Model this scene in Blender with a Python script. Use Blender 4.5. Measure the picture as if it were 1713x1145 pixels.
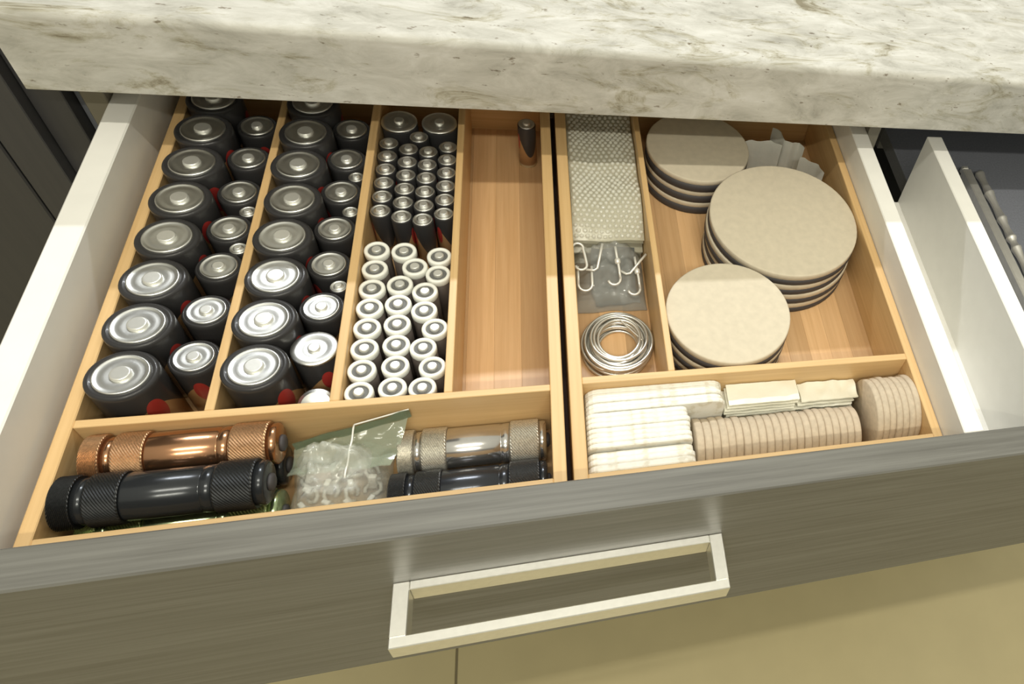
import bpy, math, random
from mathutils import Vector, Matrix, noise
random.seed(7)
PI = math.pi
for o in list(bpy.data.objects): bpy.data.objects.remove(o)
SC = bpy.context.scene
COL = SC.collection
MM = 0.001
ZO = 750.0          # drawer floor (z = 0 in working millimetres) stands 750 mm above the room floor

# ------------------------------------------------------------------ camera, world, lamps, exposure
cam_d = bpy.data.cameras.new('camera'); cam = bpy.data.objects.new('camera', cam_d); COL.objects.link(cam)
cam.location = (182.665*MM, -266.452*MM, (508.871+ZO)*MM)
cam.rotation_euler = (0.7033, -0.2754, -0.2663)
cam_d.sensor_fit = 'HORIZONTAL'; cam_d.sensor_width = 36.0
cam_d.lens = 1294.81*36/1713
cam_d.shift_x = (856.5-1423.25)/1713
cam_d.shift_y = (466.456-572.5)/1713
cam_d.clip_start = 0.01
SC.camera = cam
SC.view_settings.view_transform = 'Standard'; SC.view_settings.look = 'None'
SC.view_settings.gamma = 1.0; SC.view_settings.use_curve_mapping = False
SC.view_settings.exposure = 0.0
W = bpy.data.worlds.new('room_light'); SC.world = W; W.use_nodes = True
wn = W.node_tree; bg = wn.nodes['Background']          # soft room light: pale ceiling above, dimmer walls around
w_tc = wn.nodes.new('ShaderNodeTexCoord'); w_sp = wn.nodes.new('ShaderNodeSeparateXYZ'); w_r = wn.nodes.new('ShaderNodeValToRGB')
w_m = wn.nodes.new('ShaderNodeMapRange'); w_m.inputs['From Min'].default_value = -1.0
wn.links.new(w_tc.outputs['Generated'], w_sp.inputs[0]); wn.links.new(w_sp.outputs['Z'], w_m.inputs['Value']); wn.links.new(w_m.outputs['Result'], w_r.inputs['Fac'])
w_r.color_ramp.elements[0].position = 0.35; w_r.color_ramp.elements[0].color = (0.27, 0.25, 0.19, 1)
w_r.color_ramp.elements[1].position = 1.0; w_r.color_ramp.elements[1].color = (0.98, 0.95, 0.78, 1)
wn.links.new(w_r.outputs['Color'], bg.inputs[0]); bg.inputs[1].default_value = 0.75
def lamp(name, x, y, z, power, col, length):
    """slim linear ceiling lamp running parallel to the counter, tipped towards the drawer"""
    d = bpy.data.lights.new(name, 'AREA'); d.shape = 'RECTANGLE'; d.size = length; d.size_y = 0.035; d.energy = power; d.color = col
    o = bpy.data.objects.new(name, d); o.location = (x*MM, y*MM, (z+ZO)*MM); COL.objects.link(o)
    o.rotation_euler = (math.atan2(y-60, z-50)*-1.0, 0, 0)
lamp('ceiling_lamp', 190, 1450, 1650, 24.5, (0.94, 0.97, 1.0), 1.1)
lamp('ceiling_lamp', 190, -405, 1650, 12.6, (1.0, 0.955, 0.82), 1.1)
lamp('ceiling_lamp', 150, -1165, 1650, 13.2, (1.0, 0.955, 0.80), 1.1)

# ------------------------------------------------------------------ materials
def new_mat(name):
    m = bpy.data.materials.new(name); m.use_nodes = True
    nt = m.node_tree; b = nt.nodes['Principled BSDF']
    return m, nt, b
def N(nt, t, **kw):
    n = nt.nodes.new(t)
    for k, v in kw.items(): setattr(n, k, v)
    return n
def plain(name, col, rough=0.5, metal=0.0, spec=0.5, grain=0.0, gscale=400, coat=0.0):
    m, nt, b = new_mat(name)
    b.inputs['Base Color'].default_value = (*col, 1); b.inputs['Roughness'].default_value = rough
    b.inputs['Metallic'].default_value = metal; b.inputs['Specular IOR Level'].default_value = spec
    b.inputs['Coat Weight'].default_value = coat
    tc = N(nt, 'ShaderNodeTexCoord'); no = N(nt, 'ShaderNodeTexNoise')
    no.inputs['Scale'].default_value = gscale; no.inputs['Detail'].default_value = 4
    nt.links.new(tc.outputs['Object'], no.inputs['Vector'])
    r = N(nt, 'ShaderNodeValToRGB'); k = max(grain, 0.02)
    r.color_ramp.elements[0].position = 0.3; r.color_ramp.elements[1].position = 0.7
    r.color_ramp.elements[0].color = (*[c*(1-k) for c in col], 1)
    r.color_ramp.elements[1].color = (*[min(1, c*(1+k)) for c in col], 1)
    nt.links.new(no.outputs['Fac'], r.inputs['Fac']); nt.links.new(r.outputs['Color'], b.inputs['Base Color'])
    if grain > 0.06:
        bp = N(nt, 'ShaderNodeBump'); bp.inputs['Strength'].default_value = 0.25; bp.inputs['Distance'].default_value = 0.0004
        nt.links.new(no.outputs['Fac'], bp.inputs['Height']); nt.links.new(bp.outputs['Normal'], b.inputs['Normal'])
    return m
def ramp(nt, stops):
    r = N(nt, 'ShaderNodeValToRGB'); e = r.color_ramp.elements
    while len(e) < len(stops): e.new(0.5)
    for i, (p, c) in enumerate(stops): e[i].position = p; e[i].color = (*c, 1)
    return r
def wood(name, c0, c1, axis, rough=0.45, vary=0.0, sc=1.0):
    """grain stretched along one axis ('x','y')"""
    m, nt, b = new_mat(name)
    tc = N(nt, 'ShaderNodeTexCoord'); mp = N(nt, 'ShaderNodeMapping')
    s = {'x': (9*sc, 320*sc, 320*sc), 'y': (320*sc, 9*sc, 320*sc), 'z': (320*sc, 320*sc, 9*sc)}[axis]
    mp.inputs['Scale'].default_value = s
    nt.links.new(tc.outputs['Object'], mp.inputs['Vector'])
    no = N(nt, 'ShaderNodeTexNoise'); no.inputs['Scale'].default_value = 1.0; no.inputs['Detail'].default_value = 5
    no.inputs['Roughness'].default_value = 0.6
    nt.links.new(mp.outputs['Vector'], no.inputs['Vector'])
    r = ramp(nt, [(0.3, c0), (0.7, c1)]); nt.links.new(no.outputs['Fac'], r.inputs['Fac'])
    out = r.outputs['Color']
    if vary:
        oi = N(nt, 'ShaderNodeObjectInfo'); mr = N(nt, 'ShaderNodeMapRange')
        mr.inputs['To Min'].default_value = 1-vary; mr.inputs['To Max'].default_value = 1+vary*0.6
        nt.links.new(oi.outputs['Random'], mr.inputs['Value'])
        mx = N(nt, 'ShaderNodeMixRGB', blend_type='MULTIPLY'); mx.inputs['Fac'].default_value = 1
        nt.links.new(out, mx.inputs['Color1']); nt.links.new(mr.outputs['Result'], mx.inputs['Color2']); out = mx.outputs['Color']
    nt.links.new(out, b.inputs['Base Color']); b.inputs['Roughness'].default_value = rough
    bp = N(nt, 'ShaderNodeBump'); bp.inputs['Strength'].default_value = 0.15; bp.inputs['Distance'].default_value = 0.0003
    nt.links.new(no.outputs['Fac'], bp.inputs['Height']); nt.links.new(bp.outputs['Normal'], b.inputs['Normal'])
    return m
def granite():
    m, nt, b = new_mat('granite')
    tc = N(nt, 'ShaderNodeTexCoord')
    def noise_l(scale, det, rough, dist=0.0):
        mp = N(nt, 'ShaderNodeMapping'); mp.inputs['Scale'].default_value = scale
        mp.inputs['Rotation'].default_value = (0, 0.0, 0.06)
        nt.links.new(tc.outputs['Object'], mp.inputs['Vector'])
        n = N(nt, 'ShaderNodeTexNoise'); n.inputs['Scale'].default_value = 1; n.inputs['Detail'].default_value = det
        n.inputs['Roughness'].default_value = rough; n.inputs['Distortion'].default_value = dist
        nt.links.new(mp.outputs['Vector'], n.inputs['Vector']); return n.outputs['Fac']
    base = ramp(nt, [(0.26, (0.29, 0.28, 0.245)), (0.42, (0.45, 0.44, 0.395)), (0.58, (0.56, 0.55, 0.505)), (0.75, (0.66, 0.655, 0.625))])
    nt.links.new(noise_l((24, 58, 50), 9, 0.7, 0.6), base.inputs['Fac'])
    vein = ramp(nt, [(0.33, (0.46, 0.42, 0.33)), (0.40, (0.80, 0.78, 0.70)), (0.47, (1, 1, 1))])
    nt.links.new(noise_l((13, 44, 34), 8, 0.74, 1.2), vein.inputs['Fac'])
    speck = ramp(nt, [(0.27, (0.45, 0.40, 0.35)), (0.345, (1, 1, 1))])
    nt.links.new(noise_l((110, 240, 220), 3, 0.6), speck.inputs['Fac'])
    m1 = N(nt, 'ShaderNodeMixRGB', blend_type='MULTIPLY'); m1.inputs['Fac'].default_value = 1.0
    m2 = N(nt, 'ShaderNodeMixRGB', blend_type='MULTIPLY'); m2.inputs['Fac'].default_value = 1.0
    nt.links.new(base.outputs['Color'], m1.inputs['Color1']); nt.links.new(vein.outputs['Color'], m1.inputs['Color2'])
    nt.links.new(m1.outputs['Color'], m2.inputs['Color1']); nt.links.new(speck.outputs['Color'], m2.inputs['Color2'])
    nt.links.new(m2.outputs['Color'], b.inputs['Base Color'])
    b.inputs['Roughness'].default_value = 0.65; b.inputs['Specular IOR Level'].default_value = 0.12
    return m
def battery_label(name, red_pos):
    """black upper wrapper, gold-brown foil below, one red mark under the black band, pale foot ring"""
    m, nt, b = new_mat(name)
    tc = N(nt, 'ShaderNodeTexCoord'); sp = N(nt, 'ShaderNodeSeparateXYZ')
    nt.links.new(tc.outputs['Generated'], sp.inputs['Vector'])
    def math_(op, a, c=None, v=None):
        n = N(nt, 'ShaderNodeMath', operation=op)
        if isinstance(a, (int, float)): n.inputs[0].default_value = a
        else: nt.links.new(a, n.inputs[0])
        if c is not None:
            if isinstance(c, (int, float)): n.inputs[1].default_value = c
            else: nt.links.new(c, n.inputs[1])
        return n.outputs[0]
    x = math_('SUBTRACT', sp.outputs['X'], 0.5); y = math_('SUBTRACT', sp.outputs['Y'], 0.5)
    ang = math_('ARCTAN2', y, x)
    wave = math_('MULTIPLY', math_('COSINE', math_('MULTIPLY', ang, 2.0)), 0.22)
    edge = math_('ADD', wave, 0.50)
    isblack = math_('GREATER_THAN', sp.outputs['Z'], edge)
    foil = ramp(nt, [(0.0, (0.62, 0.52, 0.32)), (0.05, (0.68, 0.60, 0.42)), (0.09, (0.30, 0.17, 0.08)), (0.4, (0.38, 0.22, 0.10)), (1.0, (0.42, 0.25, 0.11))])
    nt.links.new(sp.outputs['Z'], foil.inputs['Fac'])
    mx = N(nt, 'ShaderNodeMixRGB'); nt.links.new(isblack, mx.inputs['Fac'])
    nt.links.new(foil.outputs['Color'], mx.inputs['Color1']); mx.inputs['Color2'].default_value = (0.036, 0.035, 0.036, 1)
    da = math_('SUBTRACT', PI/2, math_('ABSOLUTE', math_('SUBTRACT', math_('ABSOLUTE', ang), PI/2)))      # two red marks, on opposite flanks
    dz = math_('SUBTRACT', sp.outputs['Z'], red_pos)
    d2 = math_('ADD', math_('POWER', math_('DIVIDE', math_('ABSOLUTE', da), 0.30), 2.0), math_('POWER', math_('DIVIDE', math_('ABSOLUTE', dz), 0.19), 2.0))
    isred = math_('LESS_THAN', d2, 1.0)
    mr = N(nt, 'ShaderNodeMixRGB'); nt.links.new(isred, mr.inputs['Fac'])
    nt.links.new(mx.outputs['Color'], mr.inputs['Color1']); mr.inputs['Color2'].default_value = (0.36, 0.035, 0.03, 1)
    nt.links.new(mr.outputs['Color'], b.inputs['Base Color'])
    b.inputs['Roughness'].default_value = 0.3; b.inputs['Specular IOR Level'].default_value = 0.22; b.inputs['Coat Weight'].default_value = 0.12; b.inputs['Coat Roughness'].default_value = 0.08
    return m
def film(name, col, trans, rough=0.15, gloss=0.35):
    m = bpy.data.materials.new(name); m.use_nodes = True; nt = m.node_tree
    for n in list(nt.nodes): nt.nodes.remove(n)
    out = N(nt, 'ShaderNodeOutputMaterial'); tr = N(nt, 'ShaderNodeBsdfTransparent'); tr.inputs[0].default_value = (0.97, 0.98, 0.96, 1)
    pb = N(nt, 'ShaderNodeBsdfPrincipled'); pb.inputs['Base Color'].default_value = (*col, 1); pb.inputs['Roughness'].default_value = rough
    pb.inputs['Specular IOR Level'].default_value = 0.8
    tc = N(nt, 'ShaderNodeTexCoord'); no = N(nt, 'ShaderNodeTexNoise'); no.inputs['Scale'].default_value = 70; no.inputs['Detail'].default_value = 3
    nt.links.new(tc.outputs['Object'], no.inputs['Vector'])
    bp = N(nt, 'ShaderNodeBump'); bp.inputs['Strength'].default_value = 0.5; bp.inputs['Distance'].default_value = 0.002
    nt.links.new(no.outputs['Fac'], bp.inputs['Height']); nt.links.new(bp.outputs['Normal'], pb.inputs['Normal'])
    mx = N(nt, 'ShaderNodeMixShader'); mx.inputs[0].default_value = 1-trans
    nt.links.new(tr.outputs[0], mx.inputs[1]); nt.links.new(pb.outputs[0], mx.inputs[2]); nt.links.new(mx.outputs[0], out.inputs[0])
    return m
def knurl(name, col, rough):
    m, nt, b = new_mat(name)
    tc = N(nt, 'ShaderNodeTexCoord'); no = N(nt, 'ShaderNodeTexNoise'); no.inputs['Scale'].default_value = 900
    nt.links.new(tc.outputs['Object'], no.inputs['Vector'])
    r = ramp(nt, [(0.3, [c*0.8 for c in col]), (0.7, [min(1, c*1.15) for c in col])])
    nt.links.new(no.outputs['Fac'], r.inputs['Fac']); nt.links.new(r.outputs['Color'], b.inputs['Base Color'])
    b.inputs['Metallic'].default_value = 0.85; b.inputs['Roughness'].default_value = rough
    return m
def pad_dots(name):
    m, nt, b = new_mat(name)
    tc = N(nt, 'ShaderNodeTexCoord'); mp = N(nt, 'ShaderNodeMapping'); mp.inputs['Scale'].default_value = (130, 130, 130)
    nt.links.new(tc.outputs['Object'], mp.inputs['Vector'])
    no = N(nt, 'ShaderNodeTexNoise'); no.inputs['Scale'].default_value = 1.2; no.inputs['Detail'].default_value = 2
    nt.links.new(mp.outputs['Vector'], no.inputs['Vector'])
    r = ramp(nt, [(0.36, (0.68, 0.65, 0.55)), (0.44, (0.78, 0.765, 0.69)), (0.6, (0.82, 0.815, 0.76))])
    nt.links.new(no.outputs['Fac'], r.inputs['Fac']); nt.links.new(r.outputs['Color'], b.inputs['Base Color'])
    b.inputs['Roughness'].default_value = 0.9
    return m

M = {}
M['white'] = plain('white_melamine', (0.84, 0.83, 0.79), 0.38, grain=0.015, gscale=60)
M['laminate'] = wood('grey_wood_laminate', (0.112, 0.108, 0.095), (0.18, 0.177, 0.158), 'x', 0.42, sc=1.0)
M['laminate_v'] = wood('dark_wood_laminate', (0.045, 0.045, 0.050), (0.053, 0.0525, 0.056), 'z', 0.5)
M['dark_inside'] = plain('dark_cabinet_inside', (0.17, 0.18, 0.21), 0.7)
M['mat'] = plain('dark_drawer_mat', (0.19, 0.20, 0.235), 0.75, grain=0.1, gscale=500)
M['bamboo_y'] = wood('bamboo', (0.60, 0.385, 0.17), (0.71, 0.485, 0.235), 'y', 0.42)
M['bamboo_x'] = wood('bamboo_cross', (0.62, 0.405, 0.185), (0.73, 0.505, 0.25), 'x', 0.42)
for i_, k_ in enumerate((0.84, 0.96, 1.06, 1.18)):
    M['plank%d' % i_] = wood('bamboo_plank', (0.55*k_, 0.335*k_, 0.16*k_), (0.65*k_, 0.42*k_, 0.22*k_), 'y', 0.36)
M['granite'] = granite()
M['tile'] = plain('floor_tile', (0.56, 0.48, 0.27), 0.3, grain=0.03, gscale=15)
M['grout'] = plain('grout', (0.25, 0.21, 0.12), 0.8)
M['nickel'] = plain('satin_nickel', (0.86, 0.85, 0.80), 0.40, metal=0.95, grain=0.03, gscale=300)
M['label'] = battery_label('battery_wrapper', 0.62)
M['cap'] = plain('battery_cap_steel', (0.76, 0.765, 0.74), 0.36, metal=1.0)
M['nipple'] = plain('battery_terminal_steel', (0.84, 0.84, 0.80), 0.34, metal=0.75)
M['whitering'] = plain('white_battery_ring', (0.86, 0.86, 0.80), 0.35)
M['greyrecess'] = plain('grey_battery_recess', (0.12, 0.12, 0.115), 0.5)
M['darksleeve'] = plain('dark_battery_sleeve', (0.08, 0.065, 0.058), 0.3)
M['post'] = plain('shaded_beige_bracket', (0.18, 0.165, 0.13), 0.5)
M['brown_bottom'] = plain('brown_drawer_bottom', (0.12, 0.075, 0.06), 0.8)  # bottom panel coloured dark brown so the gaps around the trays look dark
M['felt'] = plain('felt', (0.605, 0.54, 0.42), 0.95, grain=0.05, gscale=160, spec=0.1)
M['rubber'] = plain('black_rubber', (0.05, 0.046, 0.048), 0.6)
M['brownfelt'] = plain('tan_felt', (0.535, 0.45, 0.34), 0.95, grain=0.09, gscale=260, spec=0.1)
M['whitepad'] = pad_dots('white_felt_pad')
M['creamfilm'] = film('cream_strip', (0.90, 0.88, 0.75), 0.10, 0.4)
M['bronze'] = plain('bronze_metal', (0.45, 0.24, 0.13), 0.2, metal=0.95); M['bronze_k'] = knurl('bronze_knurl', (0.52, 0.32, 0.18), 0.38)
M['black_m'] = plain('black_anodised', (0.035, 0.038, 0.042), 0.2, metal=0.5); M['black_k'] = knurl('black_knurl', (0.05, 0.052, 0.054), 0.42)
M['green_m'] = plain('green_anodised', (0.42, 0.52, 0.30), 0.22, metal=0.9); M['green_k'] = knurl('green_knurl', (0.34, 0.42, 0.20), 0.4)
M['silver_m'] = plain('silver_metal', (0.66, 0.645, 0.63), 0.16, metal=0.95); M['silver_k'] = knurl('silver_knurl', (0.68, 0.66, 0.60), 0.4)
M['navy_m'] = plain('dark_grey_anodised', (0.05, 0.054, 0.062), 0.2, metal=0.6); M['navy_k'] = knurl('dark_grey_knurl', (0.085, 0.088, 0.092), 0.4)
M['lens'] = plain('dark_lens', (0.05, 0.05, 0.055), 0.1)
M['steel'] = plain('polished_steel', (0.82, 0.80, 0.75), 0.38, metal=0.7, grain=0.04, gscale=200)
M['wire'] = plain('silver_wire', (0.72, 0.71, 0.66), 0.3, metal=0.8)
M['hook'] = plain('white_metal_hook', (0.85, 0.85, 0.80), 0.25, metal=0.35)
M['bag'] = film('clear_bag_film', (0.80, 0.82, 0.77), 0.66, 0.1)
M['greybag'] = film('grey_bag_film', (0.50, 0.51, 0.49), 0.62, 0.06)
M['greyfoil'] = plain('grey_card', (0.10, 0.105, 0.10), 0.35)
M['greenband'] = film('green_bag_band', (0.22, 0.30, 0.20), 0.35, 0.2)
M['greenfilm'] = film('green_tinted_film', (0.40, 0.46, 0.36), 0.62, 0.12)
M['bubble'] = film('bubble_film', (0.66, 0.63, 0.50), 0.42, 0.25)
M['bubbles'] = film('bubble_domes', (0.88, 0.87, 0.78), 0.35, 0.08)
M['clip'] = plain('white_plastic', (0.82, 0.82, 0.78), 0.35)
M['scrap'] = film('white_backing_paper', (0.80, 0.80, 0.74), 0.15, 0.4)

# ------------------------------------------------------------------ mesh helpers (working millimetres)
class MB:
    def __init__(s): s.v = []; s.f = []; s.sm = []; s.mi = []
    def add(s, vs, fs, smooth=False, mi=0):
        n = len(s.v); s.v += [tuple(p) for p in vs]; s.f += [tuple(i+n for i in f) for f in fs]
        s.sm += [smooth]*len(fs); s.mi += [mi]*len(fs); return s
    def box(s, x0, x1, y0, y1, z0, z1, c=0.0, mi=0):
        """box, with its edges chamfered by c"""
        if c <= 0:
            vs = [(x, y, z) for z in (z0, z1) for y in (y0, y1) for x in (x0, x1)]
            return s.add(vs, [(0, 2, 3, 1), (4, 5, 7, 6), (0, 1, 5, 4), (2, 6, 7, 3), (0, 4, 6, 2), (1, 3, 7, 5)], mi=mi)
        X, Y, Z = (x0, x1), (y0, y1), (z0, z1); vs = []; ix = {}
        for a in (0, 1):
            for b in (0, 1):
                for d in (0, 1):
                    px, py, pz = X[a], Y[b], Z[d]; sx, sy, sz = (1-2*a)*c, (1-2*b)*c, (1-2*d)*c
                    ix[a, b, d, 0] = len(vs); vs.append((px, py+sy, pz+sz))
                    ix[a, b, d, 1] = len(vs); vs.append((px+sx, py, pz+sz))
                    ix[a, b, d, 2] = len(vs); vs.append((px+sx, py+sy, pz))
        fs = []; I = lambda a, b, d, k: ix[a, b, d, k]
        for t in (0, 1):
            fs.append((I(t,0,0,0), I(t,1,0,0), I(t,1,1,0), I(t,0,1,0)))
            fs.append((I(0,t,0,1), I(1,t,0,1), I(1,t,1,1), I(0,t,1,1)))
            fs.append((I(0,0,t,2), I(1,0,t,2), I(1,1,t,2), I(0,1,t,2)))
        for a in (0, 1):
            for b in (0, 1):
                fs.append((I(a,b,0,0), I(a,b,1,0), I(a,b,1,1), I(a,b,0,1)))
                fs.append((I(a,0,b,0), I(a,1,b,0), I(a,1,b,2), I(a,0,b,2)))
                fs.append((I(0,a,b,1), I(1,a,b,1), I(1,a,b,2), I(0,a,b,2)))
                for d in (0, 1): fs.append((I(a,b,d,0), I(a,b,d,1), I(a,b,d,2)))
        return s.add(vs, fs, mi=mi)
    def lathe(s, prof, n=32, mat=None, smooth=True, cap0=True, cap1=True, mi=0):
        """prof: (r, z) pairs turned about z; mat maps to place"""
        vs = []; fs = []
        for r, z in prof:
            for i in range(n):
                a = 2*PI*i/n; vs.append((r*math.cos(a), r*math.sin(a), z))
        for j in range(len(prof)-1):
            for i in range(n):
                k = (i+1) % n; fs.append((j*n+i, j*n+k, (j+1)*n+k, (j+1)*n+i))
        if cap0: fs.append(tuple(range(n-1, -1, -1)))
        if cap1: fs.append(tuple((len(prof)-1)*n+i for i in range(n)))
        if mat is not None: vs = [mat @ Vector(p) for p in vs]
        return s.add(vs, fs, smooth, mi)
    def tube(s, pts, r, n=8, closed=False, mi=0):
        P = [Vector(p) for p in pts]; vs = []; fs = []; L = len(P)
        up = Vector((0.13, 0.31, 0.94)).normalized(); prev = None
        for i, p in enumerate(P):
            t = (P[(i+1) % L]-P[i-1]) if (closed or 0 < i < L-1) else (P[1]-P[0] if i == 0 else P[-1]-P[-2])
            t.normalize()
            a = t.cross(up if prev is None else prev)
            if a.length < 1e-4: a = t.orthogonal()
            a.normalize(); bb = a.cross(t); prev = bb if prev is not None else bb
            for k in range(n):
                q = 2*PI*k/n; vs.append(p + a*(r*math.cos(q)) + bb*(r*math.sin(q)))
        for i in range(L if closed else L-1):
            for k in range(n):
                j = (i+1) % L; fs.append((i*n+k, i*n+(k+1) % n, j*n+(k+1) % n, j*n+k))
        if not closed: fs += [tuple(range(n-1, -1, -1)), tuple((L-1)*n+k for k in range(n))]
        return s.add(vs, fs, True, mi)
    def grid(s, nu, nv, fn, smooth=True, flip=False, mi=0):
        vs = [fn(i/nu, j/nv) for j in range(nv+1) for i in range(nu+1)]; fs = []
        for j in range(nv):
            for i in range(nu):
                q = (j*(nu+1)+i, j*(nu+1)+i+1, (j+1)*(nu+1)+i+1, (j+1)*(nu+1)+i); fs.append(q[::-1] if flip else q)
        return s.add(vs, fs, smooth, mi)
    def prism(s, outline, y0, y1, mi=0, c=0.0):
        """outline of (x, z) pairs extruded along y; c pinches both rims a little"""
        n = len(outline); cx = sum(p[0] for p in outline)/n; cz = sum(p[1] for p in outline)/n
        def ring(y, k): return [(cx+(x-cx)*k, y, cz+(z-cz)*k) for x, z in outline]
        w = max(p[0] for p in outline)-min(p[0] for p in outline); k = 1-2*c/w if c else 1
        rings = [ring(y0, k), ring(y0+c, 1), ring(y1-c, 1), ring(y1, k)] if c else [ring(y0, 1), ring(y1, 1)]
        vs = [p for r in rings for p in r]; fs = []
        for j in range(len(rings)-1):
            for i in range(n): fs.append((j*n+i, j*n+(i+1) % n, (j+1)*n+(i+1) % n, (j+1)*n+i))
        fs += [tuple(range(n-1, -1, -1)), tuple((len(rings)-1)*n+i for i in range(n))]
        return s.add(vs, fs, False, mi)
    def build(s, name, mats, parent=None, base=(0, 0, 0), world=True):
        """mesh relative to base; a child sits on its parent's origin, a top-level mesh at base"""
        me = bpy.data.meshes.new(name); bx, by, bz = base
        me.from_pydata([((x-bx)*MM, (y-by)*MM, (z-bz)*MM) for x, y, z in s.v], [], s.f)
        for p, sm, mi in zip(me.polygons, s.sm, s.mi): p.use_smooth = sm; p.material_index = mi
        for m in (mats if isinstance(mats, (list, tuple)) else [mats]): me.materials.append(m)
        me.validate(); me.update()
        o = bpy.data.objects.new(name, me); COL.objects.link(o)
        if parent is not None: o.parent = parent
        else: o.location = (bx*MM, by*MM, (bz+ZO)*MM)
        return o
def tag(o, label, cat, group=None):
    o['label'] = label; o['category'] = cat
    if group: o['group'] = group
    return o
def thing(name, base, label, cat, group=None, rz=0.0):
    o = bpy.data.objects.new(name, None); COL.objects.link(o); o.empty_display_size = 0.01
    o.location = (base[0]*MM, base[1]*MM, (base[2]+ZO)*MM); o.rotation_euler = (0, 0, rz)
    return tag(o, label, cat, group)
def dup(root, base, label, rz=0.0, group=None):
    r = root.copy(); COL.objects.link(r); r.location = (base[0]*MM, base[1]*MM, (base[2]+ZO)*MM); r.rotation_euler = (0, 0, rz)
    r['label'] = label
    if group: r['group'] = group
    for ch in list(root.children):
        c = ch.copy(); COL.objects.link(c); c.parent = r
        for g in list(ch.children):
            d = g.copy(); COL.objects.link(d); d.parent = c
    return r
ORD = ['front', 'second', 'third', 'fourth', 'fifth', 'sixth', 'seventh', 'eighth', 'ninth', 'tenth', 'eleventh', 'twelfth', 'thirteenth',
       'fourteenth', 'fifteenth', 'sixteenth', 'seventeenth', 'eighteenth', 'nineteenth', 'twentieth', 'twenty-first', 'twenty-second', 'twenty-third', 'twenty-fourth']
def nz(x, y, z=0.0): return noise.noise(Vector((x, y, z)))

# measured layout (mm)
H = 52.3                                   # rim height of both trays
HS = 80.9                                  # top of the drawer sides
YF0, YF1 = -90.5, -69.9                    # drawer front, outer and inner face
CY, CZ0, CZ1 = 197.0, 116.0, 172.0         # countertop: front face, underside, top
FL = -ZO                                   # room floor

# ------------------------------------------------------------------ setting: floor
fl = MB().box(-2400, 3200, -2600, 1600, FL-30, FL-2).build('floor', M['grout'], base=(0, 0, FL-2)); fl['kind'] = 'structure'
tile_me = None
for i in range(-2, 3):
    for j in range(-2, 2):
        x0 = 57.0+i*1200; y0 = -900+j*1200
        if tile_me is None:
            t = MB().box(-598.5, 598.5, -598.5, 598.5, -2, 0, 0.8).build('tile', M['tile'], parent=fl); tile_me = t.data
        else:
            t = bpy.data.objects.new('tile', tile_me); COL.objects.link(t); t.parent = fl
        t.location = ((x0+600)*MM, (y0+600)*MM, 0.002)

# ------------------------------------------------------------------ countertop (rounded front edge)
prof = [(CY, CZ0+1.5), (CY, CZ1-5)]
for k in range(1, 9):
    a = k*PI/16; prof.append((CY+5-5*math.cos(a), CZ1-5+5*math.sin(a)))
prof += [(900, CZ1), (900, CZ0), (CY+1.5, CZ0)]
ct = MB(); n = len(prof)
for sgn, x in ((0, -92.0), (1, 1200.0)):
    ct.v += [(x, y, z) for y, z in prof]
for i in range(n):
    j = (i+1) % n; ct.f.append((i, n+i, n+j, j)); ct.sm.append(False); ct.mi.append(0)
ct.f += [tuple(range(n)), tuple(range(2*n-1, n-1, -1))]; ct.sm += [False]*2; ct.mi += [0]*2
tag(ct.build('countertop', M['granite'], base=(554, CY, CZ0)), 'thick pale veined granite countertop above the open drawer', 'countertop')

# ------------------------------------------------------------------ tall dark cabinet beside the counter
tc_ = thing('tall_cabinet', (-350, 500, FL), 'tall dark wood cabinet at the left end of the countertop', 'cabinet')
b_ = (-350, 500, FL)
MB().box(-112, -94, 227, 900, FL, 900, 0.6).build('side_panel', M['laminate_v'], tc_, b_)
MB().box(-620, -113, 242, 900, FL+90, 900, 0.6).build('body', M['dark_inside'], tc_, b_)
MB().box(-134, -112.4, 218, 240, FL, 900, 0.6).build('filler_strip', M['laminate_v'], tc_, b_)
MB().box(-620, -136.5, 220, 241.5, FL+92, 898, 1.0).build('door', M['laminate_v'], tc_, b_)

# ------------------------------------------------------------------ base cabinet below the counter
bc = thing('base_cabinet', (550, 560, FL), 'dark base cabinet that the wide drawer slides out of', 'cabinet'); b_ = (550, 560, FL)
MB().box(-93.5, -91, 238, 890, FL+100, CZ0-0.5).build('side_panel', M['dark_inside'], bc, b_)
MB().box(1100, 1118, 226, 890, FL+100, CZ0-0.5).build('side_panel', M['dark_inside'], bc, b_)
MB().box(-91, 1100, 872, 890, FL+100, CZ0-0.5).build('back_panel', M['dark_inside'], bc, b_)
MB().box(-91, 1100, 226, 872, -152, -134).build('shelf_panel', M['dark_inside'], bc, b_)
MB().box(-93, 1118, 204, 224, -430, -136, 1).build('drawer_front', M['laminate'], bc, b_)
MB().box(-93, 1118, 204, 224, FL+104, -434, 1).build('drawer_front', M['laminate'], bc, b_)
MB().box(-93, 1118, 280, 298, FL, FL+100).build('toe_kick', M['dark_inside'], bc, b_)

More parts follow.
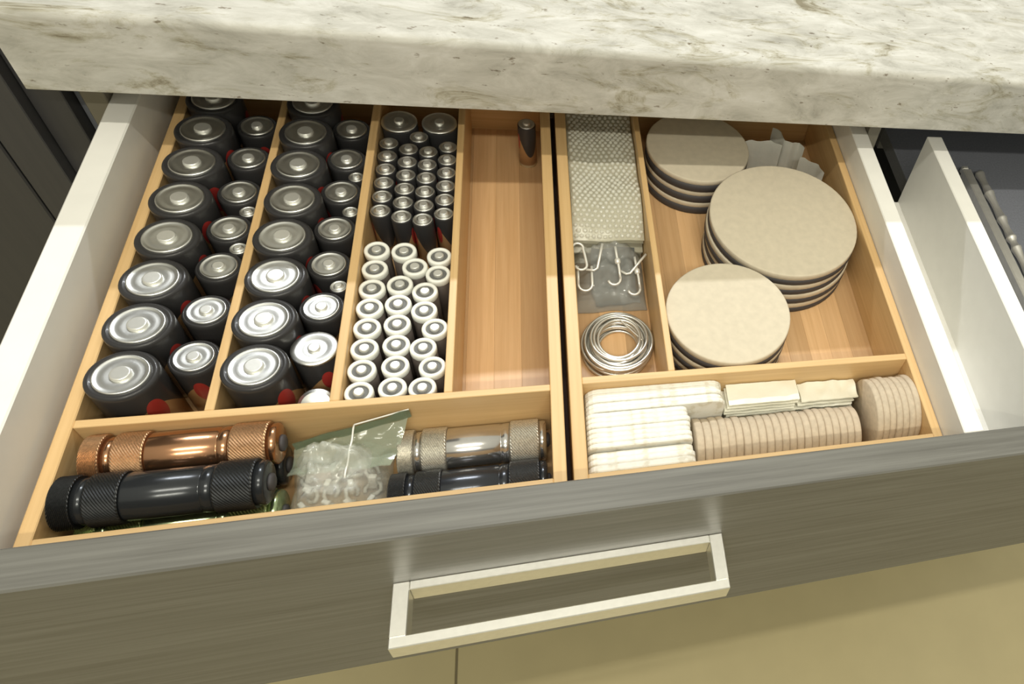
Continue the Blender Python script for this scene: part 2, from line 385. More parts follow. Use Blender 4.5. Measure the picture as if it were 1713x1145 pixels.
# ------------------------------------------------------------------ the open drawer
XL0, XL1, XR1, XR0, XT1, XT0 = -75.0, -60.2, 444.8, 460.3, 520.6, 536.0
YB = 335.0; ZB = -6.0
b_ = (200, 120, -30)
dr = thing('drawer', b_, 'wide open white drawer with a grey wood front below the countertop', 'drawer')
fp = MB().box(-94, 905, YF0, YF1, -126.3, 81.9, 1.0).build('front_panel', M['laminate'], dr, b_); fp['label'] = 'grey wood-grain drawer front'
MB().box(XL0, XL1, YF1, YB, -30, HS, 0.8).build('side_panel', M['white'], dr, b_)
MB().box(XR1, XR0, YF1, YB, -30, HS, 0.8).build('side_panel', M['white'], dr, b_)
MB().box(XT1, XT0, YF1, 231, -30, HS, 0.8).build('divider_panel', M['white'], dr, b_)
MB().box(888, 904, YF1, YB, -30, HS, 0.8).build('side_panel', M['white'], dr, b_)
MB().box(XL1, XR1, YF1, YB, -18, ZB).build('bottom_panel', M['brown_bottom'], dr, b_)
MB().box(XR0, XT1, YF1, 229, -18, ZB).build('bottom_panel', M['white'], dr, b_)
o = MB().box(XT0, 888, YF1, YB, -18, 0.0).build('drawer_mat', M['mat'], dr, b_); o['label'] = 'dark mat on the floor of the right section'
MB().box(XL0, XR0, YB, YB+14, -30, HS, 0.8).build('back_panel', M['white'], dr, b_)
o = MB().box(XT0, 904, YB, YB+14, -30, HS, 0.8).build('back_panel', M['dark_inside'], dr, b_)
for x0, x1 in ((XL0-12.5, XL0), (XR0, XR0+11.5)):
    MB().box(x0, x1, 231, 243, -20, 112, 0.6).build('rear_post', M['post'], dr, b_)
hb = MB(); hx0, hx1, hz0, hz1 = 100.8, 284.6, 4.0, 20.8
hb.box(hx0, hx1, -125.3, -119.3, hz0, hz1, 0.5); hb.box(hx0+8.4, hx1-8.4, -95.3, YF0, hz0, hz1, 0.4)
hb.box(hx0, hx0+8.3, -119.3, YF0, hz0, hz1, 0.4); hb.box(hx1-8.3, hx1, -119.3, YF0, hz0, hz1, 0.4)
o = hb.build('bar_handle', M['nickel'], dr, b_); o['label'] = 'satin nickel rectangular loop handle'

# ------------------------------------------------------------------ bamboo trays
def tray(x0, x1, yf, dividers, y_cross, wl, wr, label):
    """x0,x1 outer sides; yf inner front; dividers (xl, xr); y_cross (front, back) of the cross divider"""
    yb = 310.0; b = ((x0+x1)/2, 128.0, ZB)
    t = thing('drawer_organizer', b, label, 'drawer organizer', 'bamboo drawer organizers')
    y0 = yf-8
    MB().box(x0, x0+wl, y0, yb+8, ZB, H, 0.5).build('side_wall', M['bamboo_y'], t, b)
    MB().box(x1-wr, x1, y0, yb+8, ZB, H, 0.5).build('side_wall', M['bamboo_y'], t, b)
    MB().box(x0+wl, x1-wr, y0, yf, ZB, H, 0.5).build('front_wall', M['bamboo_x'], t, b)
    MB().box(x0+wl, x1-wr, yb, yb+8, ZB, H, 0.5).build('back_wall', M['bamboo_x'], t, b)
    MB().box(x0+wl, x1-wr, y_cross[0], y_cross[1], 0, H-0.2, 0.4).build('cross_divider', M['bamboo_x'], t, b)
    for a, c in dividers: MB().box(a, c, y_cross[1], yb, 0, H-0.2, 0.4).build('divider', M['bamboo_y'], t, b)
    n = 13; xa, xb = x0+wl, x1-wr; me = None; w = (xb-xa)/n
    for i in range(n):
        mb = MB().box(xa+i*w+0.03, xa+(i+1)*w-0.03, yf, yb, ZB, 0, 0.06)
        mb.build('plank', M['plank%d' % (1, 3, 0, 2, 1, 3, 2, 0, 3, 1, 3, 2, 0)[i % 13]], t, b)
    return t
tray(-54.5, 192.8, -53.8, [(6.7, 11.3), (65.5, 70.6), (124.9, 129.6)], (6.1, 10.8), 6.4, 7.6, 'left bamboo tray with four long compartments holding batteries')
tray(196.6, 445.3-1, -53.8, [(260.0, 264.5)], (9.0, 14.3), 8.2, 7.0, 'right bamboo tray holding round felt pads and bubble wrap')

# ------------------------------------------------------------------ batteries
def battery(name, kind, base, label, group):
    t = thing(name, base, label, 'battery', group)
    z = (0, 0, 0)
    if kind in ('D', 'C'):
        R, h, rc, rn = (16.4, 61.0, 12.7, 4.8) if kind == 'D' else (12.5, 50.0, 9.9, 3.4)
        n = 40
        MB().lathe([(R-1.2, 0), (R, 1.0), (R, h-5.0), (R-0.1, h-3.2), (R-0.7, h-2.2), (R-1.7, h-1.75), (rc+0.9, h-1.9), (rc, h-2.6)], n).build('sleeve', M['label'], t, z)
        s_ = rc/12.7
        MB().lathe([(rc+0.1, h-2.6), (rc, h-1.7), (rc-0.45, h-1.25), (rc-0.9*s_, h-1.25), (rc-1.5*s_, h-1.6), (rc-2.9*s_, h-1.75), (rc-4.1*s_, h-1.6), (rn+2.1, h-1.55), (rn+0.9, h-1.75), (rn+0.05, h-1.75)], n, cap0=False).build('cap', M['cap'], t, z)
        MB().lathe([(rn+0.2, h-2.0), (rn, h-1.2), (rn-0.1, h-0.45), (rn-0.4, h-0.08), (rn-0.8, h), (rn-1.2, h), (0.3, h)], 24, cap0=False).build('terminal', M['nipple'], t, z)
    elif kind == 'CP':
        R, h = 12.5, base[3] if len(base) > 3 else 50.0
        MB().lathe([(R-1.2, 0), (R-0.2, 1.0), (R-0.2, h-4.2), (R-0.6, h-3.6)], 36).build('sleeve', M['label'], t, z)
        MB().lathe([(R-0.5, h-4.0), (R, h-3.2), (R, h-2.1), (R-0.5, h-1.55), (R-3.2, h-1.35), (R-5.2, h-1.9), (R-6.4, h-2.0), (3.6, h-1.6), (3.2, h-1.7)], 36, cap0=False).build('cap', M['cap'], t, z)
        MB().lathe([(3.4, h-1.8), (3.3, h-0.5), (3.0, h-0.08), (2.7, h), (2.3, h), (0.3, h)], 24, cap0=False).build('terminal', M['nipple'], t, z)
    elif kind == 'AAd':
        R, h = base[3], base[4]
        MB().lathe([(R-0.7, 0), (R, 0.6), (R, h-3.0), (R-0.2, h-2.3), (R-0.6, h-2.1), (R-0.9, h-2.6)], 24).build('sleeve', M['label'], t, z)
        k = R/6.8
        MB().lathe([(6.15*k, h-3.2), (6.2*k, h-1.9), (5.8*k, h-1.55), (5.2*k, h-1.9), (4.2*k, h-2.3), (3.4*k, h-1.9), (2.8*k, h-1.7)], 24, cap0=False).build('cap', M['cap'], t, z)
        MB().lathe([(2.8*k, h-2.1), (2.6*k, h-0.35), (2.35*k, h-0.06), (2.1*k, h), (1.8*k, h), (0.2, h)], 18, cap0=False).build('terminal', M['nipple'], t, z)
    elif kind == 'AAw':
        R, h = 7.7, 47.5
        MB().lathe([(R-0.7, 0), (R-0.15, 0.6), (R-0.15, h-6.0)], 28, cap1=True).build('sleeve', M['darksleeve'], t, z)
        MB().lathe([(R-0.15, h-6), (R, h-5.6), (R, h-2.0), (R-0.35, h-1.1), (R-1.1, h-0.8), (R-1.9, h-0.9), (R-2.4, h-1.4), (R-2.5, h-2.4)], 28, cap0=False, cap1=False).build('ring', M['whitering'], t, z)
        MB().lathe([(R-2.4, h-2.3), (3.9, h-2.5), (2.9, h-2.2)], 28, cap0=False).build('cap', M['greyrecess'], t, z)
        MB().lathe([(2.95, h-2.3), (2.85, h-0.6), (2.65, h-0.1), (2.4, h), (2.1, h), (0.2, h)], 20, cap0=False).build('terminal', M['nipple'], t, z)
    return t

protos = {}
def put(kind, name, base, label, group, rz=None):
    key = (kind,)+tuple(base[3:]); rz = random.uniform(0, 2*PI) if rz is None else rz
    if key not in protos:
        protos[key] = battery(name, kind, base, label, group); protos[key].rotation_euler = (0, 0, rz); return protos[key]
    return dup(protos[key], base, label, rz, group)
def nth(i): return 'frontmost' if i == 0 else ORD[i]+' from the front'
D1y = [33.2+33.2*k for k in range(8)]; D1x = [-31.7]*8
for i in range(8):
    put('D', 'd_battery', (D1x[i]+(0.1 if i % 2 else 0.0), D1y[i], 0), f'large black D battery, {nth(i)} in the leftmost file', 'D batteries in the left tray', rz=[-0.75, -0.5, -0.6, -0.4, -0.7, -0.9, -0.6, 0][i])
D2x = [28.0, 27.8, 28.8, 27.8, 28.9, 27.8, 28.0, 28.3]
for i in range(8):
    put('D', 'd_battery', (D2x[i], D1y[i], 0), f'large black D battery, {nth(i)} in the second compartment', 'D batteries in the left tray', rz=[-0.7, -0.4, -0.55, -0.6, -0.5, -0.75, -0.6, 0][i])
C1y = [49.6, 83.0, 117.4, 149.6, 182.6, 215.8, 249.4]
for i, y in enumerate(C1y):
    put('C', 'c_battery', (-6.0, y, 0), f'black C battery, {nth(i)} beside the leftmost file of D batteries', 'C batteries in the left tray', rz=[-1.45, -0.4, -0.8, -1.2, -2.6, -0.7, -1.3][i])
C2y = [51.0, 82.3, 117.4, 148.6, 183.6, 216.8, 249.4]
put('CP', 'c_battery', (52.7, C2y[0], 0), 'plain C battery with a full-width pale silver cap, behind the coin cells', 'C batteries in the left tray')
for i, y in enumerate(C2y[1:]):
    put('C', 'c_battery', (52.8, y, 0), f'black C battery, {nth(i+1)} on the right of the second compartment', 'C batteries in the left tray', rz=[-0.6, -2.3, -0.5, -2.5, -0.9, -0.4][i])
R3 = 5.3
for (x, y), lab in zip([(59.9, 99.8), (59.9, 166.0), (60.1, 200.2), (1.2, 133.5), (1.2, 166.0)],
        ['slim silver-capped AAA battery squeezed between the second and third C batteries of the second compartment',
         'slim silver-capped AAA battery squeezed between the fourth and fifth C batteries of the second compartment',
         'slim silver-capped AAA battery squeezed between the fifth and sixth C batteries of the second compartment',
         'slim AAA battery behind the third C battery of the leftmost compartment',
         'slim AAA battery behind the fourth C battery of the leftmost compartment']):
    put('AAd', 'aaa_battery', (x, y, 0, R3, 48.5), lab, 'AAA batteries tucked between the C batteries')
cols = [(77.6, [168.2, 182.2, 196.2, 210.2, 224.2, 238.2], 'leftmost'), (91.2, [162.6, 176.4, 190.3, 204.4, 218.4, 232.4], 'second'),
        (104.6, [159.6, 173.5, 187.6, 201.8, 215.9, 230.0], 'third'), (117.9, [165.2, 179.4, 193.5, 207.6, 221.7, 235.8], 'rightmost')]
for cx, ys, cn in cols:
    for i, y in enumerate(ys):
        put('AAd', 'aa_battery', (cx, y, 0, 6.8, 47.5), f'black AA battery with silver cap, {nth(i)} in the {cn} file', 'black AA batteries behind the white-ringed ones')
put('AAd', 'aa_battery', (97.3, 246.2, 0, 6.8, 47.5), 'black AA battery in the gap before the two plain silver caps', 'black AA batteries behind the white-ringed ones')
for (x, lab) in ((83.3, 'left'), (111.2, 'right')):
    put('CP', 'c_battery', (x, 260.5, 0), f'plain silver-capped C battery, {lab} one of the rear pair in the third compartment', 'C batteries in the left tray')
AW = [[(78.6, 18.8), (96.0, 20.4), (112.2, 18.9)], [(78.6, 34.6), (96.4, 36.2), (116.9, 33.8)], [(78.6, 50.4), (95.8, 52.0), (111.0, 48.6)],
      [(78.6, 66.2), (95.2, 68.0), (116.9, 63.4)], [(78.6, 82.0), (94.6, 84.2), (110.0, 78.0)], [(78.6, 97.8), (94.5, 100.4), (109.6, 93.9)],
      [(78.8, 114.6), (102.4, 115.4), (116.8, 108.6)], [(78.6, 131.0), (95.0, 129.6), (116.8, 124.6)]]
for r, row in enumerate(AW):
    for c, (x, y) in enumerate(row):
        rn = 'front row' if r == 0 else f'{ORD[r]} row from the front'
        put('AAw', 'aa_battery', (x, y, 0), f'white-ringed AA battery, {["left","middle","right"][c]} one of the {rn}', 'white-ringed AA batteries')
put('AAd', 'aaa_battery', (174.6, 268.0, 0, 7.0, 46.0), 'lone dark battery standing at the back of the empty compartment', None, rz=0.35)
# leaning column of coin cells
me_p = None; px_, py_, pz_, tilt = 54.8, 23.5, 0.0, 0.0
for k in range(9):
    t = MB().lathe([(9.2, 0), (9.8, 0.5), (9.8, 2.4), (9.4, 2.9), (8.6, 3.0), (8.2, 3.5), (7.6, 3.75), (0.3, 3.8)], 28, cap0=True).build('coin_cell', M['cap'], base=(0, 0, 0)) if k == 0 else me_p.copy()
    if k == 0: me_p = t
    else: COL.objects.link(t)
    if k >= 5:
        tilt = [0.16, 0.30, 0.42, 0.52][k-5]; pz_ += [1.3, 1.2, 1.1, 1.0][k-5]; py_ -= 0.5
    t.location = (px_*MM, py_*MM, (pz_+ZO)*MM); t.rotation_euler = (tilt, 0, 0)
    tag(t, f'silver coin cell, {"topmost of" if k==8 else ("lowest in" if k==0 else ORD[k]+" from the bottom of")} the stack beside the front D battery', 'battery', 'stack of coin cells')
    px_ += 0.1; py_ += 0.1-3.85*math.sin(tilt); pz_ += 3.85*math.cos(tilt)

# ------------------------------------------------------------------ flashlights
def flashlight(base, L, R, m, mk, label):
    """lies along x from base; head knurls, smooth barrel, tail knurl"""
    t = thing('flashlight', base, label, 'flashlight', 'pocket flashlights in the front compartment')
    rot = Matrix.Rotation(PI/2, 4, 'Y')
    P = lambda pr, n=36, c0=True, c1=True: MB().lathe([(r, z) for r, z in pr], n, rot, cap0=c0, cap1=c1)
    def kn(x0, x1, r):
        mb = MB(); n = 84; st = 22; vs = []; fs = []
        for j in range(st+1):
            for i in range(n):
                a = 2*PI*i/n; e = r + 0.2*math.cos(n/2*a*1.0 + PI*j) if 0 < j < st else r-0.35
                vs.append((x0+(x1-x0)*j/st, e*math.cos(a), e*math.sin(a)))
        for j in range(st):
            for i in range(n):
                k = (i+1) % n; fs.append((j*n+i, (j+1)*n+i, (j+1)*n+k, j*n+k))
        fs += [tuple(range(n)), tuple(st*n+i for i in range(n-1, -1, -1))]
        return mb.add(vs, fs, False)
    k = L/90.0
    kn(0.5*k, 9*k, R).build('bezel', mk, t, (0, 0, 0))
    P([(R-1.6, 9*k), (R-1.6, 14*k)]).build('neck_ring', m, t, (0, 0, 0))
    kn(14*k, 28*k, R).build('head_grip', mk, t, (0, 0, 0))
    P([(R-1.3, 28*k), (R-1.0, 28.6*k), (R-1.0, 60*k), (R-1.5, 60.4*k), (R-1.5, 61.2*k), (R-1.0, 61.6*k), (R-1.0, 66.5*k)]).build('barrel', m, t, (0, 0, 0))
    kn(66.5*k, 84*k, R).build('tail_grip', mk, t, (0, 0, 0))
    P([(R-1.4, 84*k), (R-1.4, 88*k), (R-3, 89*k)]).build('tail_cap', m, t, (0, 0, 0))
    P([(5, 88.5*k), (4.6, 90.5*k), (3, 91.3*k)], 20).build('switch_button', M['rubber'], t, (0, 0, 0))
    P([(R-2.2, -0.0), (R-2.2, 0.6)]).build('lens', M['lens'], t, (0, 0, 0))
    return t
flashlight((-44.5, -38.4, 15.1), 88, 14.9, M['green_m'], M['green_k'], 'pale green flashlight mostly hidden against the front wall of the left tray')
flashlight((-45.0, -7.3, 13.1), 86, 12.8, M['black_m'], M['black_k'], 'dark flashlight lying on the tray floor underneath the bronze one')
flashlight((-42.5, -7.3, 40.2), 86, 12.9, M['bronze_m'] if 'bronze_m' in M else M['bronze'], M['bronze_k'], 'bronze flashlight lying against the cross divider of the left tray')
flashlight((-46.0, -33.3, 45.2), 89, 13.4, M['black_m'], M['black_k'], 'glossy black flashlight lying in front of the bronze one')
flashlight((97.5, -8.6, 14.4), 85.5, 14.2, M['silver_m'], M['silver_k'], 'silver flashlight with diamond knurled ends beside the plastic bag')
flashlight((94.8, -37.6, 14.6), 88.3, 14.3, M['navy_m'], M['navy_k'], 'dark grey flashlight lying in front of the silver one')

# ------------------------------------------------------------------ plastic bag of small clips between the flashlights
def pillow(x0, x1, y0, y1, zb, zt, mat, name, parent, base, seed=0.0, amp=2.5, nu=26, nv=22, warp=None):
    mb = MB()
    def top(u, v):
        e = min(1, 4*min(u, 1-u))*min(1, 4*min(v, 1-v)); e = math.sqrt(e)
        x = x0+(x1-x0)*u + 1.5*nz(3*v, seed, 1); y = y0+(y1-y0)*v+1.5*nz(3*u, seed, 2)
        z = zb+1.0+(zt(u, v) if callable(zt) else zt-zb)*e + amp*e*(nz(x*0.09+seed, y*0.09, 0)+0.7*abs(nz(x*0.22, y*0.22+seed, 3)))
        return (x, y, max(z, zb+0.6))
    def bot(u, v):
        x = x0+(x1-x0)*u + 1.5*nz(3*v, seed, 1); y = y0+(y1-y0)*v+1.5*nz(3*u, seed, 2)
        return (x, y, zb+0.3)
    mb.grid(nu, nv, top); mb.grid(nu, nv, bot, flip=True)
    n1 = (nu+1)*(nv+1)
    ring = [i for i in range(nu+1)] + [j*(nu+1)+nu for j in range(1, nv+1)] + [nv*(nu+1)+i for i in range(nu-1, -1, -1)] + [j*(nu+1) for j in range(nv-1, 0, -1)]
    for a, c in zip(ring, ring[1:]+ring[:1]): mb.f.append((a, n1+a, n1+c, c)); mb.sm.append(True); mb.mi.append(0)
    return mb.build(name, mat, parent, base)
bb = (70, -25, 0)
bag = thing('plastic_bag', bb, 'crumpled clear zip bag of small white plastic clips between the flashlights', 'bag')
pillow(42.5, 93, -52.5, 3, 0.2, lambda u, v: 30+6*v, M['bag'], 'pouch', bag, bb, 4.2, 7.0, 44, 40)
g = MB()
g.grid(24, 3, lambda u, v: (46+60*u, -5+9.5*u-1.0*v+1.2*nz(u*5, 2.2), 26+10*u+9*v+2*nz(u*6, v, 5)))
g.grid(24, 3, lambda u, v: (46+60*u, -4.4+9.5*u-1.0*v+1.2*nz(u*5, 2.2), 26+10*u+9*v+2*nz(u*6, v, 5)), flip=True)
fl_ = MB()
for d_, fp_ in ((0.0, False), (0.6, True)):
    fl_.grid(24, 10, lambda u, v: (45+59*u-8*v*u, (-5+9.5*u)*(1-v)-24*v+d_+1.0*nz(u*5, v*4, 2.2), (26+10*u)*(1-v)+31*v-5*math.sin(PI*v)+2.2*nz(u*6, v*4, 5)), flip=fp_)
o = fl_.build('flap', M['greenfilm'], bag, bb); o['label'] = 'green-tinted clear upper flap'
o = g.build('zip_band', M['greenband'], bag, bb); o['label'] = 'greenish zip strip along the bag top'
sl = MB().tube([(74+0.2*k, -30+2.0*k, 33+0.45*k+0.8*math.sin(k)) for k in range(16)], 0.55, 6).tube([(77+1.9*k, 0.2+0.35*k, 40.5+0.25*k) for k in range(16)], 0.5, 6)
sl.build('seam', M['clip'], bag, bb)
rnd = random.Random(3); cp = None; pos = []
for k in range(16):
    gx = 51+(k % 4)*10.5+rnd.uniform(-1, 1); gy = -46+((k//4) % 4)*10.4+rnd.uniform(-1, 1)
    zc = 3.0 if k < 16 else 12
    pos.append((gx, gy, zc))
for i, (gx, gy, zc) in enumerate(pos):
    if cp is None:
        mb = MB().tube([(-4.2, -1, 0), (-4.4, 1.5, 1), (-2, 3.2, 3), (1.5, 3, 5), (4, 1, 6), (4.4, -1.5, 4), (2, -3, 2), (-1, -2, 0)], 1.15, 7).box(-2.2, 2.2, -1.4, 1.4, 5, 17, 0.5)
        cp = mb.build('plastic_clip', M['clip'], base=(0, 0, 0)); c = cp
    else: c = cp.copy(); COL.objects.link(c)
    c.location = (gx*MM, gy*MM, (1.8+ZO)*MM); c.rotation_euler = (rnd.uniform(-0.15, 0.15), rnd.uniform(-0.15, 0.15), rnd.uniform(0, 6.3))
    tag(c, 'small white plastic clip inside the crumpled clear bag', 'clip', 'clips in the plastic bag')

# ------------------------------------------------------------------ round felt sliders in stacks
def slider(r, hf, hr, base, label, group):
    t = thing('felt_slider', base, label, 'furniture pad', group); z = (0, 0, 0)
    MB().lathe([(r-0.8, 0), (r, 0.8), (r, hr-0.3)], 64).build('rubber_base', M['rubber'], t, z)
    MB().lathe([(r-0.4, hr-0.3), (r-0.2, hr), (r-0.2, hr+hf-0.8), (r-0.7, hr+hf-0.1), (r-1.6, hr+hf)], 64).build('felt_top', M['felt'], t, z)
    return t
def stack(cx, cy, r, n, hf, hr, where):
    root = None; names = {0: 'bottom'}
    for k in range(n):
        pos = 'topmost' if k == n-1 else ('lowest' if k == 0 else ORD[k]+' from the bottom')
        lab = f'round felt-topped black slider, {pos} of the {where}'
        base = (cx+random.uniform(-0.7, 0.7)*(k > 0), cy+random.uniform(-0.7, 0.7)*(k > 0), k*(hf+hr))
        if root is None: root = slider(r, hf, hr, base, lab, where)
        else: dup(root, base, lab, random.uniform(0, 6), where)
stack(315.3, 252.0, 45.3, 3, 4.6, 8.9, 'rear stack of felt pads')
stack(373.4, 157.6, 63.3, 4, 5.4, 6.6, 'largest stack of felt pads')
stack(311.8, 65.5, 46.5, 4, 5.0, 6.8, 'front left stack of felt pads')

# peeled backing papers behind the largest stack
def curl(pts, w, name, label):
    mb = MB(); n = len(pts)
    def f(u, v, d):
        k = u*(n-1); i = min(int(k), n-2); q = k-i
        p = Vector(pts[i]).lerp(Vector(pts[i+1]), q); return (p.x+d*0.3, p.y+d*0.4, p.z + w*(v-0.5)*(1+0.15*nz(u*4, 1)))
    mb.grid(4*(n-1), 4, lambda u, v: f(u, v, 0)); mb.grid(4*(n-1), 4, lambda u, v: f(u, v, 1), flip=True)
    zmin = min(p[2] for p in mb.v); bx, by = pts[0][0], pts[0][1]
    mb.v = [(x, y, z-zmin+0.2) for x, y, z in mb.v]
    return tag(mb.build(name, M['scrap'], base=(bx, by, 0)), label, 'paper', 'peeled backing papers behind the sliders')
curl([(360, 262, 26), (372, 264, 26), (384, 262, 27), (394, 257, 27)], 37, 'backing_paper', 'white backing paper standing just right of the rear felt stack')
curl([(388, 276, 30), (394, 268, 31), (397, 261, 29), (404, 258, 27), (412, 262, 25), (416, 256, 24)], 38, 'backing_paper', 'tall curled white backing paper behind the largest felt stack')
curl([(410, 246, 20), (418, 243, 20), (426, 237, 19), (430, 228, 18)], 33, 'backing_paper', 'rounded white backing paper nearest the right wall of the tray')

# ------------------------------------------------------------------ felt discs standing in rows
def disc_row(xs, th, r, yc, label, group):
    p = None
    for i, x in enumerate(xs):
        if p is None:
            rot = Matrix.Rotation(PI/2, 4, 'Y')
            p = MB().lathe([(r-0.9, 0), (r-0.2, 0.7), (r, th*0.5), (r-0.2, th-0.7), (r-0.9, th)], 40, rot).build('felt_disc', M['brownfelt'], base=(0, 0, 0)); o = p
        else: o = p.copy(); COL.objects.link(o)
        dy = random.uniform(-0.8, 0.8)
        o.location = (x*MM, (yc+dy)*MM, (r+0.05+ZO)*MM); o.rotation_euler = (random.uniform(0, 6), 0, 0)
        tag(o, label(i), 'felt pad', group)
disc_row([274.6+5.4*k for k in range(4)], 5.2, 19.2, -28.6, lambda i: f'slightly larger tan felt disc, {"first" if i==0 else ORD[i]} from the left end of the front row', 'small felt discs standing on edge')
disc_row([274.6+5.4*k for k in range(4, 22)], 5.2, 18.0, -27.5, lambda i: f'small tan felt disc on edge, {"first" if i==0 else ORD[i]} right of the four slightly larger ones', 'small felt discs standing on edge')
disc_row([401.6+5.1*k for k in range(7)], 5.0, 26.3, -20.0, lambda i: f'large tan felt disc on edge, {"first" if i==0 else ORD[i]} from the left in the front right corner', 'large felt discs standing on edge')

# ------------------------------------------------------------------ white felt pads standing on edge
def round_rect(x0, x1, z0, z1, r, n=4):
    out = []
    for cx, cz_, a0 in ((x1-r, z0+r, -PI/2), (x1-r, z1-r, 0), (x0+r, z1-r, PI/2), (x0+r, z0+r, PI)):
        for k in range(n+1):
            a = a0+k*PI/2/n; out.append((cx+r*math.cos(a), cz_+r*math.sin(a)))
    return out
def pads(n, x0, x1, y_back, th, z1, rr, group, where):
    for k in range(n):
        jx = random.uniform(-1.2, 0.0); jz = random.uniform(-1.2, 0.3)
        y1 = y_back-k*(th+0.05); y0 = y1-th
        mb = MB().prism(round_rect(x0+0.3, x1+jx, 0.1, z1+jz, rr), y0, y1, c=0.7)
        o = mb.build('felt_pad', M['whitepad'], base=((x0+x1)/2, (y0+y1)/2, 0.1))
        pos = 'rearmost' if k == 0 else ('foremost' if k == n-1 else ORD[k]+' from the back')
        tag(o, f'white felt pad on edge, {pos} of the {where}', 'felt pad', group)
pads(5, 205.6, 297.5, 8.6, 3.4, 46.0, 8, 'long white felt pads', 'long rear bundle')
pads(7, 205.4, 272.0, -8.9, 3.5, 45.0, 5, 'short white felt pads', 'middle bundle')
pads(4, 205.4, 272.5, -35.2, 4.3, 41.0, 5, 'front white felt pads', 'bundle against the tray front')
# packs of translucent strips behind the discs
def strip_pack(x0, x1, y0, y1, zs, wob, label):
    b = ((x0+x1)/2, (y0+y1)/2, 0.2); t = thing('strip_pack', b, label, 'adhesive strips', 'translucent adhesive strips')
    for k, z in enumerate(zs):
        s = random.uniform(0, 9); e = random.uniform(-1.5, 1.5); q = 1 if k else 0.1
        mb = MB()
        for d, fl_ in ((0.0, True), (1.0, False)):
            mb.grid(18, 6, lambda u, v: (x0+e+(x1-x0)*u, y0+(y1-y0)*v, z+d+q*(wob*nz(u*3+s, v*1.5)+0.8*wob*nz(u*7+s, v*2, 4))), flip=fl_)
        mb.build('strip', M['creamfilm'], t, b)
strip_pack(299.5, 351, -8.2, 8.2, [0.2, 4, 8, 12, 16, 20, 24, 28, 32, 36], 0.9, 'pack of cream translucent strips behind the small felt discs')
strip_pack(353.5, 398, -7.5, 8.0, [0.2, 5, 10, 15, 20, 25, 30], 2.2, 'crinkled cream strips beside the large felt discs')

# ------------------------------------------------------------------ coil of wire
cb = (233.6, 69.5, 0)
mb = MB(); rnd = random.Random(5)
for lv in range(5):
    for q in range(5 if lv < 4 else 3):
        r0 = 14.8+2.5*q+rnd.uniform(-0.7, 0.7)+0.6*(lv % 2); z0 = 1.2+2.4*lv; ox = rnd.uniform(-1.2, 1.2); oy = rnd.uniform(-1.2, 1.2)+0.9*lv
        ph = rnd.uniform(0, 6); r0 = min(r0, 24.2)
        pts = []
        for i in range(40):
            a = 2*PI*i/40
            r = r0+0.45*math.sin(2*a+ph)
            pts.append((cb[0]+ox+r*math.cos(a), cb[1]-2.0+oy+r*1.03*math.sin(a), max(1.15, z0+0.5*math.sin(a+ph)+0.5*lv*(1+math.sin(a))*0.5)))
        mb.tube(pts, 1.1, 7, closed=True)
mb.tube([(cb[0]+2+1.6*k, cb[1]+17-1.9*k, 13.6-0.3*k) for k in range(11)], 0.75, 6)
tag(mb.build('wire_coil', M['wire'], base=cb), 'coil of braided silver picture wire on the tray floor', 'wire')

# ------------------------------------------------------------------ folded bubble wrap
def bw_top(x, y): return 40.5+3.0*nz(x*0.03, y*0.03, 4)+1.6*math.sin(y*0.11)+1.0*math.sin(x*0.16)-(9.0*max(0, (178-y)/30)**2 if y < 178 else 0)
bb = (232, 230, 0)
bwt = thing('bubble_wrap', bb, 'folded strip of clear bubble wrap filling the narrow compartment', 'bubble wrap')
bw = MB()
for lay, (zo, y0) in enumerate(((0, 150), (-8, 153), (-16, 151), (-24, 155), (-31, 152))):
    f = lambda u, v, d=0.0: (205.6+53.6*u, y0+(300-y0)*v, max(1.0, bw_top(205+54*u, y0+(300-y0)*v)+zo-d))
    bw.grid(16, 44, lambda u, v: f(u, v)); bw.grid(16, 44, lambda u, v: f(u, v, 0.8), flip=True)
bw.build('sheet', M['bubble'], bwt, bb)
bw = MB(); pitch = 4.3; rows = 0; y = 153.0; rnd = random.Random(11)
while y < 299:
    x = 208.0+(pitch/2 if rows % 2 else 0)
    while x < 258.5:
        z0 = bw_top(x, y); rb = 1.75*rnd.uniform(0.85, 1.08); hh = rnd.uniform(0.6, 1.25)
        bw.lathe([(rb, -0.2), (rb*0.95, 0.8*hh), (rb*0.62, 1.5*hh), (0.15, 1.75*hh)], 9, Matrix.Translation((x+rnd.uniform(-0.25, 0.25), y+rnd.uniform(-0.25, 0.25), z0)), cap0=False)
        x += pitch
    y += pitch*0.9; rows += 1
o = bw.build('bubbles', M['bubbles'], bwt, bb); o['kind'] = 'stuff'

# ------------------------------------------------------------------ bag of hooks in front of the bubble wrap
hb_ = (232, 128, 0)
hbag = thing('hook_bag', hb_, 'grey-tinted clear bag of wire hooks in front of the bubble wrap', 'bag')
pillow(206, 259.0, 103, 160, 0.2, lambda u, v: 13+19*v, M['greybag'], 'pouch', hbag, hb_, 8.1, 6.5, 34, 34)
mb = MB()
def card(u, v, d): return (219+33*u+3*nz(v*4, 1.5), 108+44*v+3*nz(u*3, 8.2), max(1.2, 4+16*v+3.5*nz(u*3, v*3, 7.7)-d))
mb.grid(12, 12, lambda u, v: card(u, v, 0)); mb.grid(12, 12, lambda u, v: card(u, v, 0.8), flip=True)
o = mb.build('card_insert', M['greyfoil'], hbag, hb_); o['label'] = 'dark grey foil insert'
def arc(cx, cy, r, a0, a1, z, n=10): return [(cx+r*math.cos(a0+(a1-a0)*k/n), cy+r*math.sin(a0+(a1-a0)*k/n), z) for k in range(n+1)]
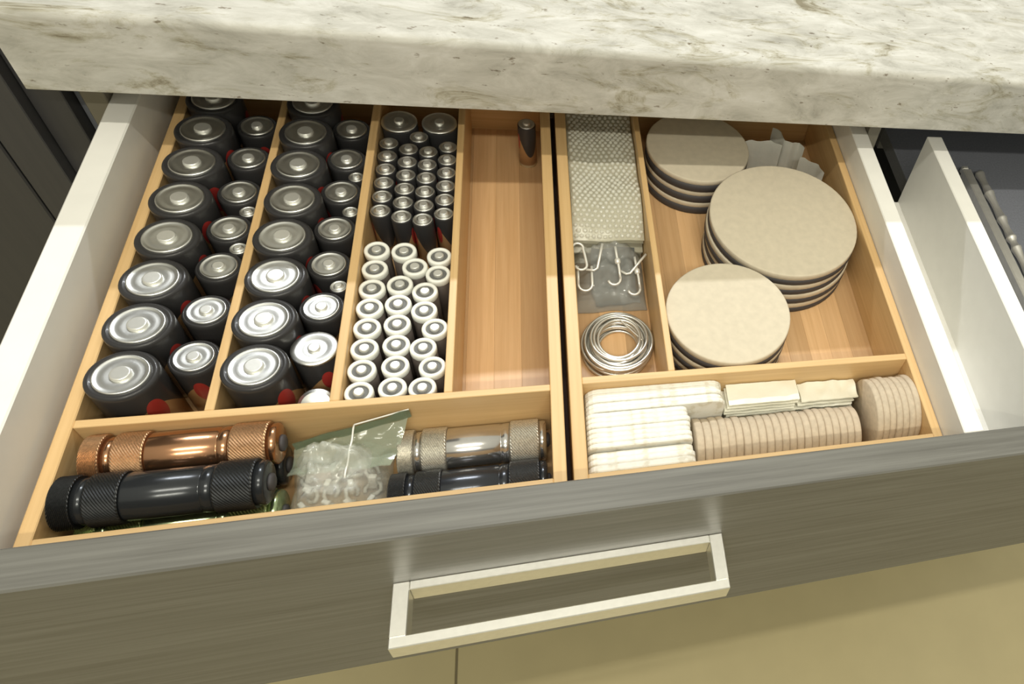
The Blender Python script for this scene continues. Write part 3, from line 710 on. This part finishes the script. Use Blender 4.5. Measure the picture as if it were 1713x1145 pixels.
def hook(base, rz, tilt, label, kind):
    if kind == 'j': path = [(0, 26, 0), (0, 20, 0), (0.3, 8, 0), (0, 0, 0)]+arc(-4.5, 0, 4.5, 0, -PI*0.95, 0)
    elif kind == 's': path = arc(-4, 14, 4, -0.4, PI, 0)[::-1]+[(0, 8, 0)]+arc(-4, 0, 4, 0, -PI, 0)
    elif kind == 'u': path = [(-5, 18, 0), (-5, 4, 0)]+arc(0, 4, 5, PI, 2*PI, 0)+[(5, 18, 0)]
    else: path = [(0, 20, 0), (0, 10, 0.3), (0, 0, 0), (-2, -2, 0), (-8, -2.5, 0)]
    mb = MB().tube(path, 1.0, 8)
    if kind == 'j': mb.lathe([(1.5, -2.2), (2.2, -1.4), (2.2, 1.4), (1.5, 2.2)], 12, Matrix.Translation((0, 14, 0)) @ Matrix.Rotation(PI/2, 4, 'X'))
    o = mb.build('wire_hook', M['hook'], base=(0, 0, 0)); o.location = (base[0]*MM, base[1]*MM, (base[2]+ZO)*MM); o.rotation_euler = (tilt, 0, rz)
    return tag(o, label, 'hook', 'wire hooks in the grey bag')
hook((238.5, 117, 24.5), 0.10, 0.38, 'white screw hook lying over the middle of the grey bag', 'j')
hook((246, 121, 25.5), -0.75, 0.3, 'white hook angled at the right side of the grey bag', 'l')
hook((214.5, 127, 30.5), 0.15, 0.3, 'white looped hook at the left edge of the grey bag', 's')
hook((222, 124, 29.0), -0.25, 0.4, 'white straight hook leaning beside the looped hook', 'l')
hook((213, 111, 20.0), 0.0, 0.45, 'white U-shaped hook at the lower left of the grey bag', 'u')
hook((253, 111, 19.0), 0.1, 0.35, 'white hook standing by the lower right corner of the grey bag', 'j')

# ------------------------------------------------------------------ steel utensils in the right section
b_ = (606, 180, 12)
t = thing('steel_chopstick', (606, 90, 4), 'square steel chopstick-like rod lying next to the white divider', 'utensil')
MB().box(600.5, 610.5, -55, 262, 1, 12, 1.2).build('handle', M['steel'], t, (606, 90, 4))
MB().box(601.5, 609.5, 262, 268, 2.0, 11, 1.6).build('end_cap', M['steel'], t, (606, 90, 4))
prof = [(1.0, 0), (4.6, 0.6), (5.4, 3)]
z = 3.0
for L_ in (29, 36, 26, 14, 34, 40, 50, 50):
    prof += [(5.2, z+1.5), (3.9, z+L_*0.3), (3.7, z+L_*0.55), (4.9, z+L_-2.0), (5.7, z+L_-1.0), (5.7, z+L_)]
    z += L_
prof += [(4.5, z+1), (0.5, z+1.6)]
rot = Matrix.Translation((622.5, 262, 6.0)) @ Matrix.Rotation(PI/2, 4, 'X')
tag(MB().lathe(prof, 24, rot).build('bamboo_style_handle', M['steel'], base=(622.5, 120, 0.3)), 'steel utensil handle shaped like jointed bamboo, beside the square rod', 'utensil')
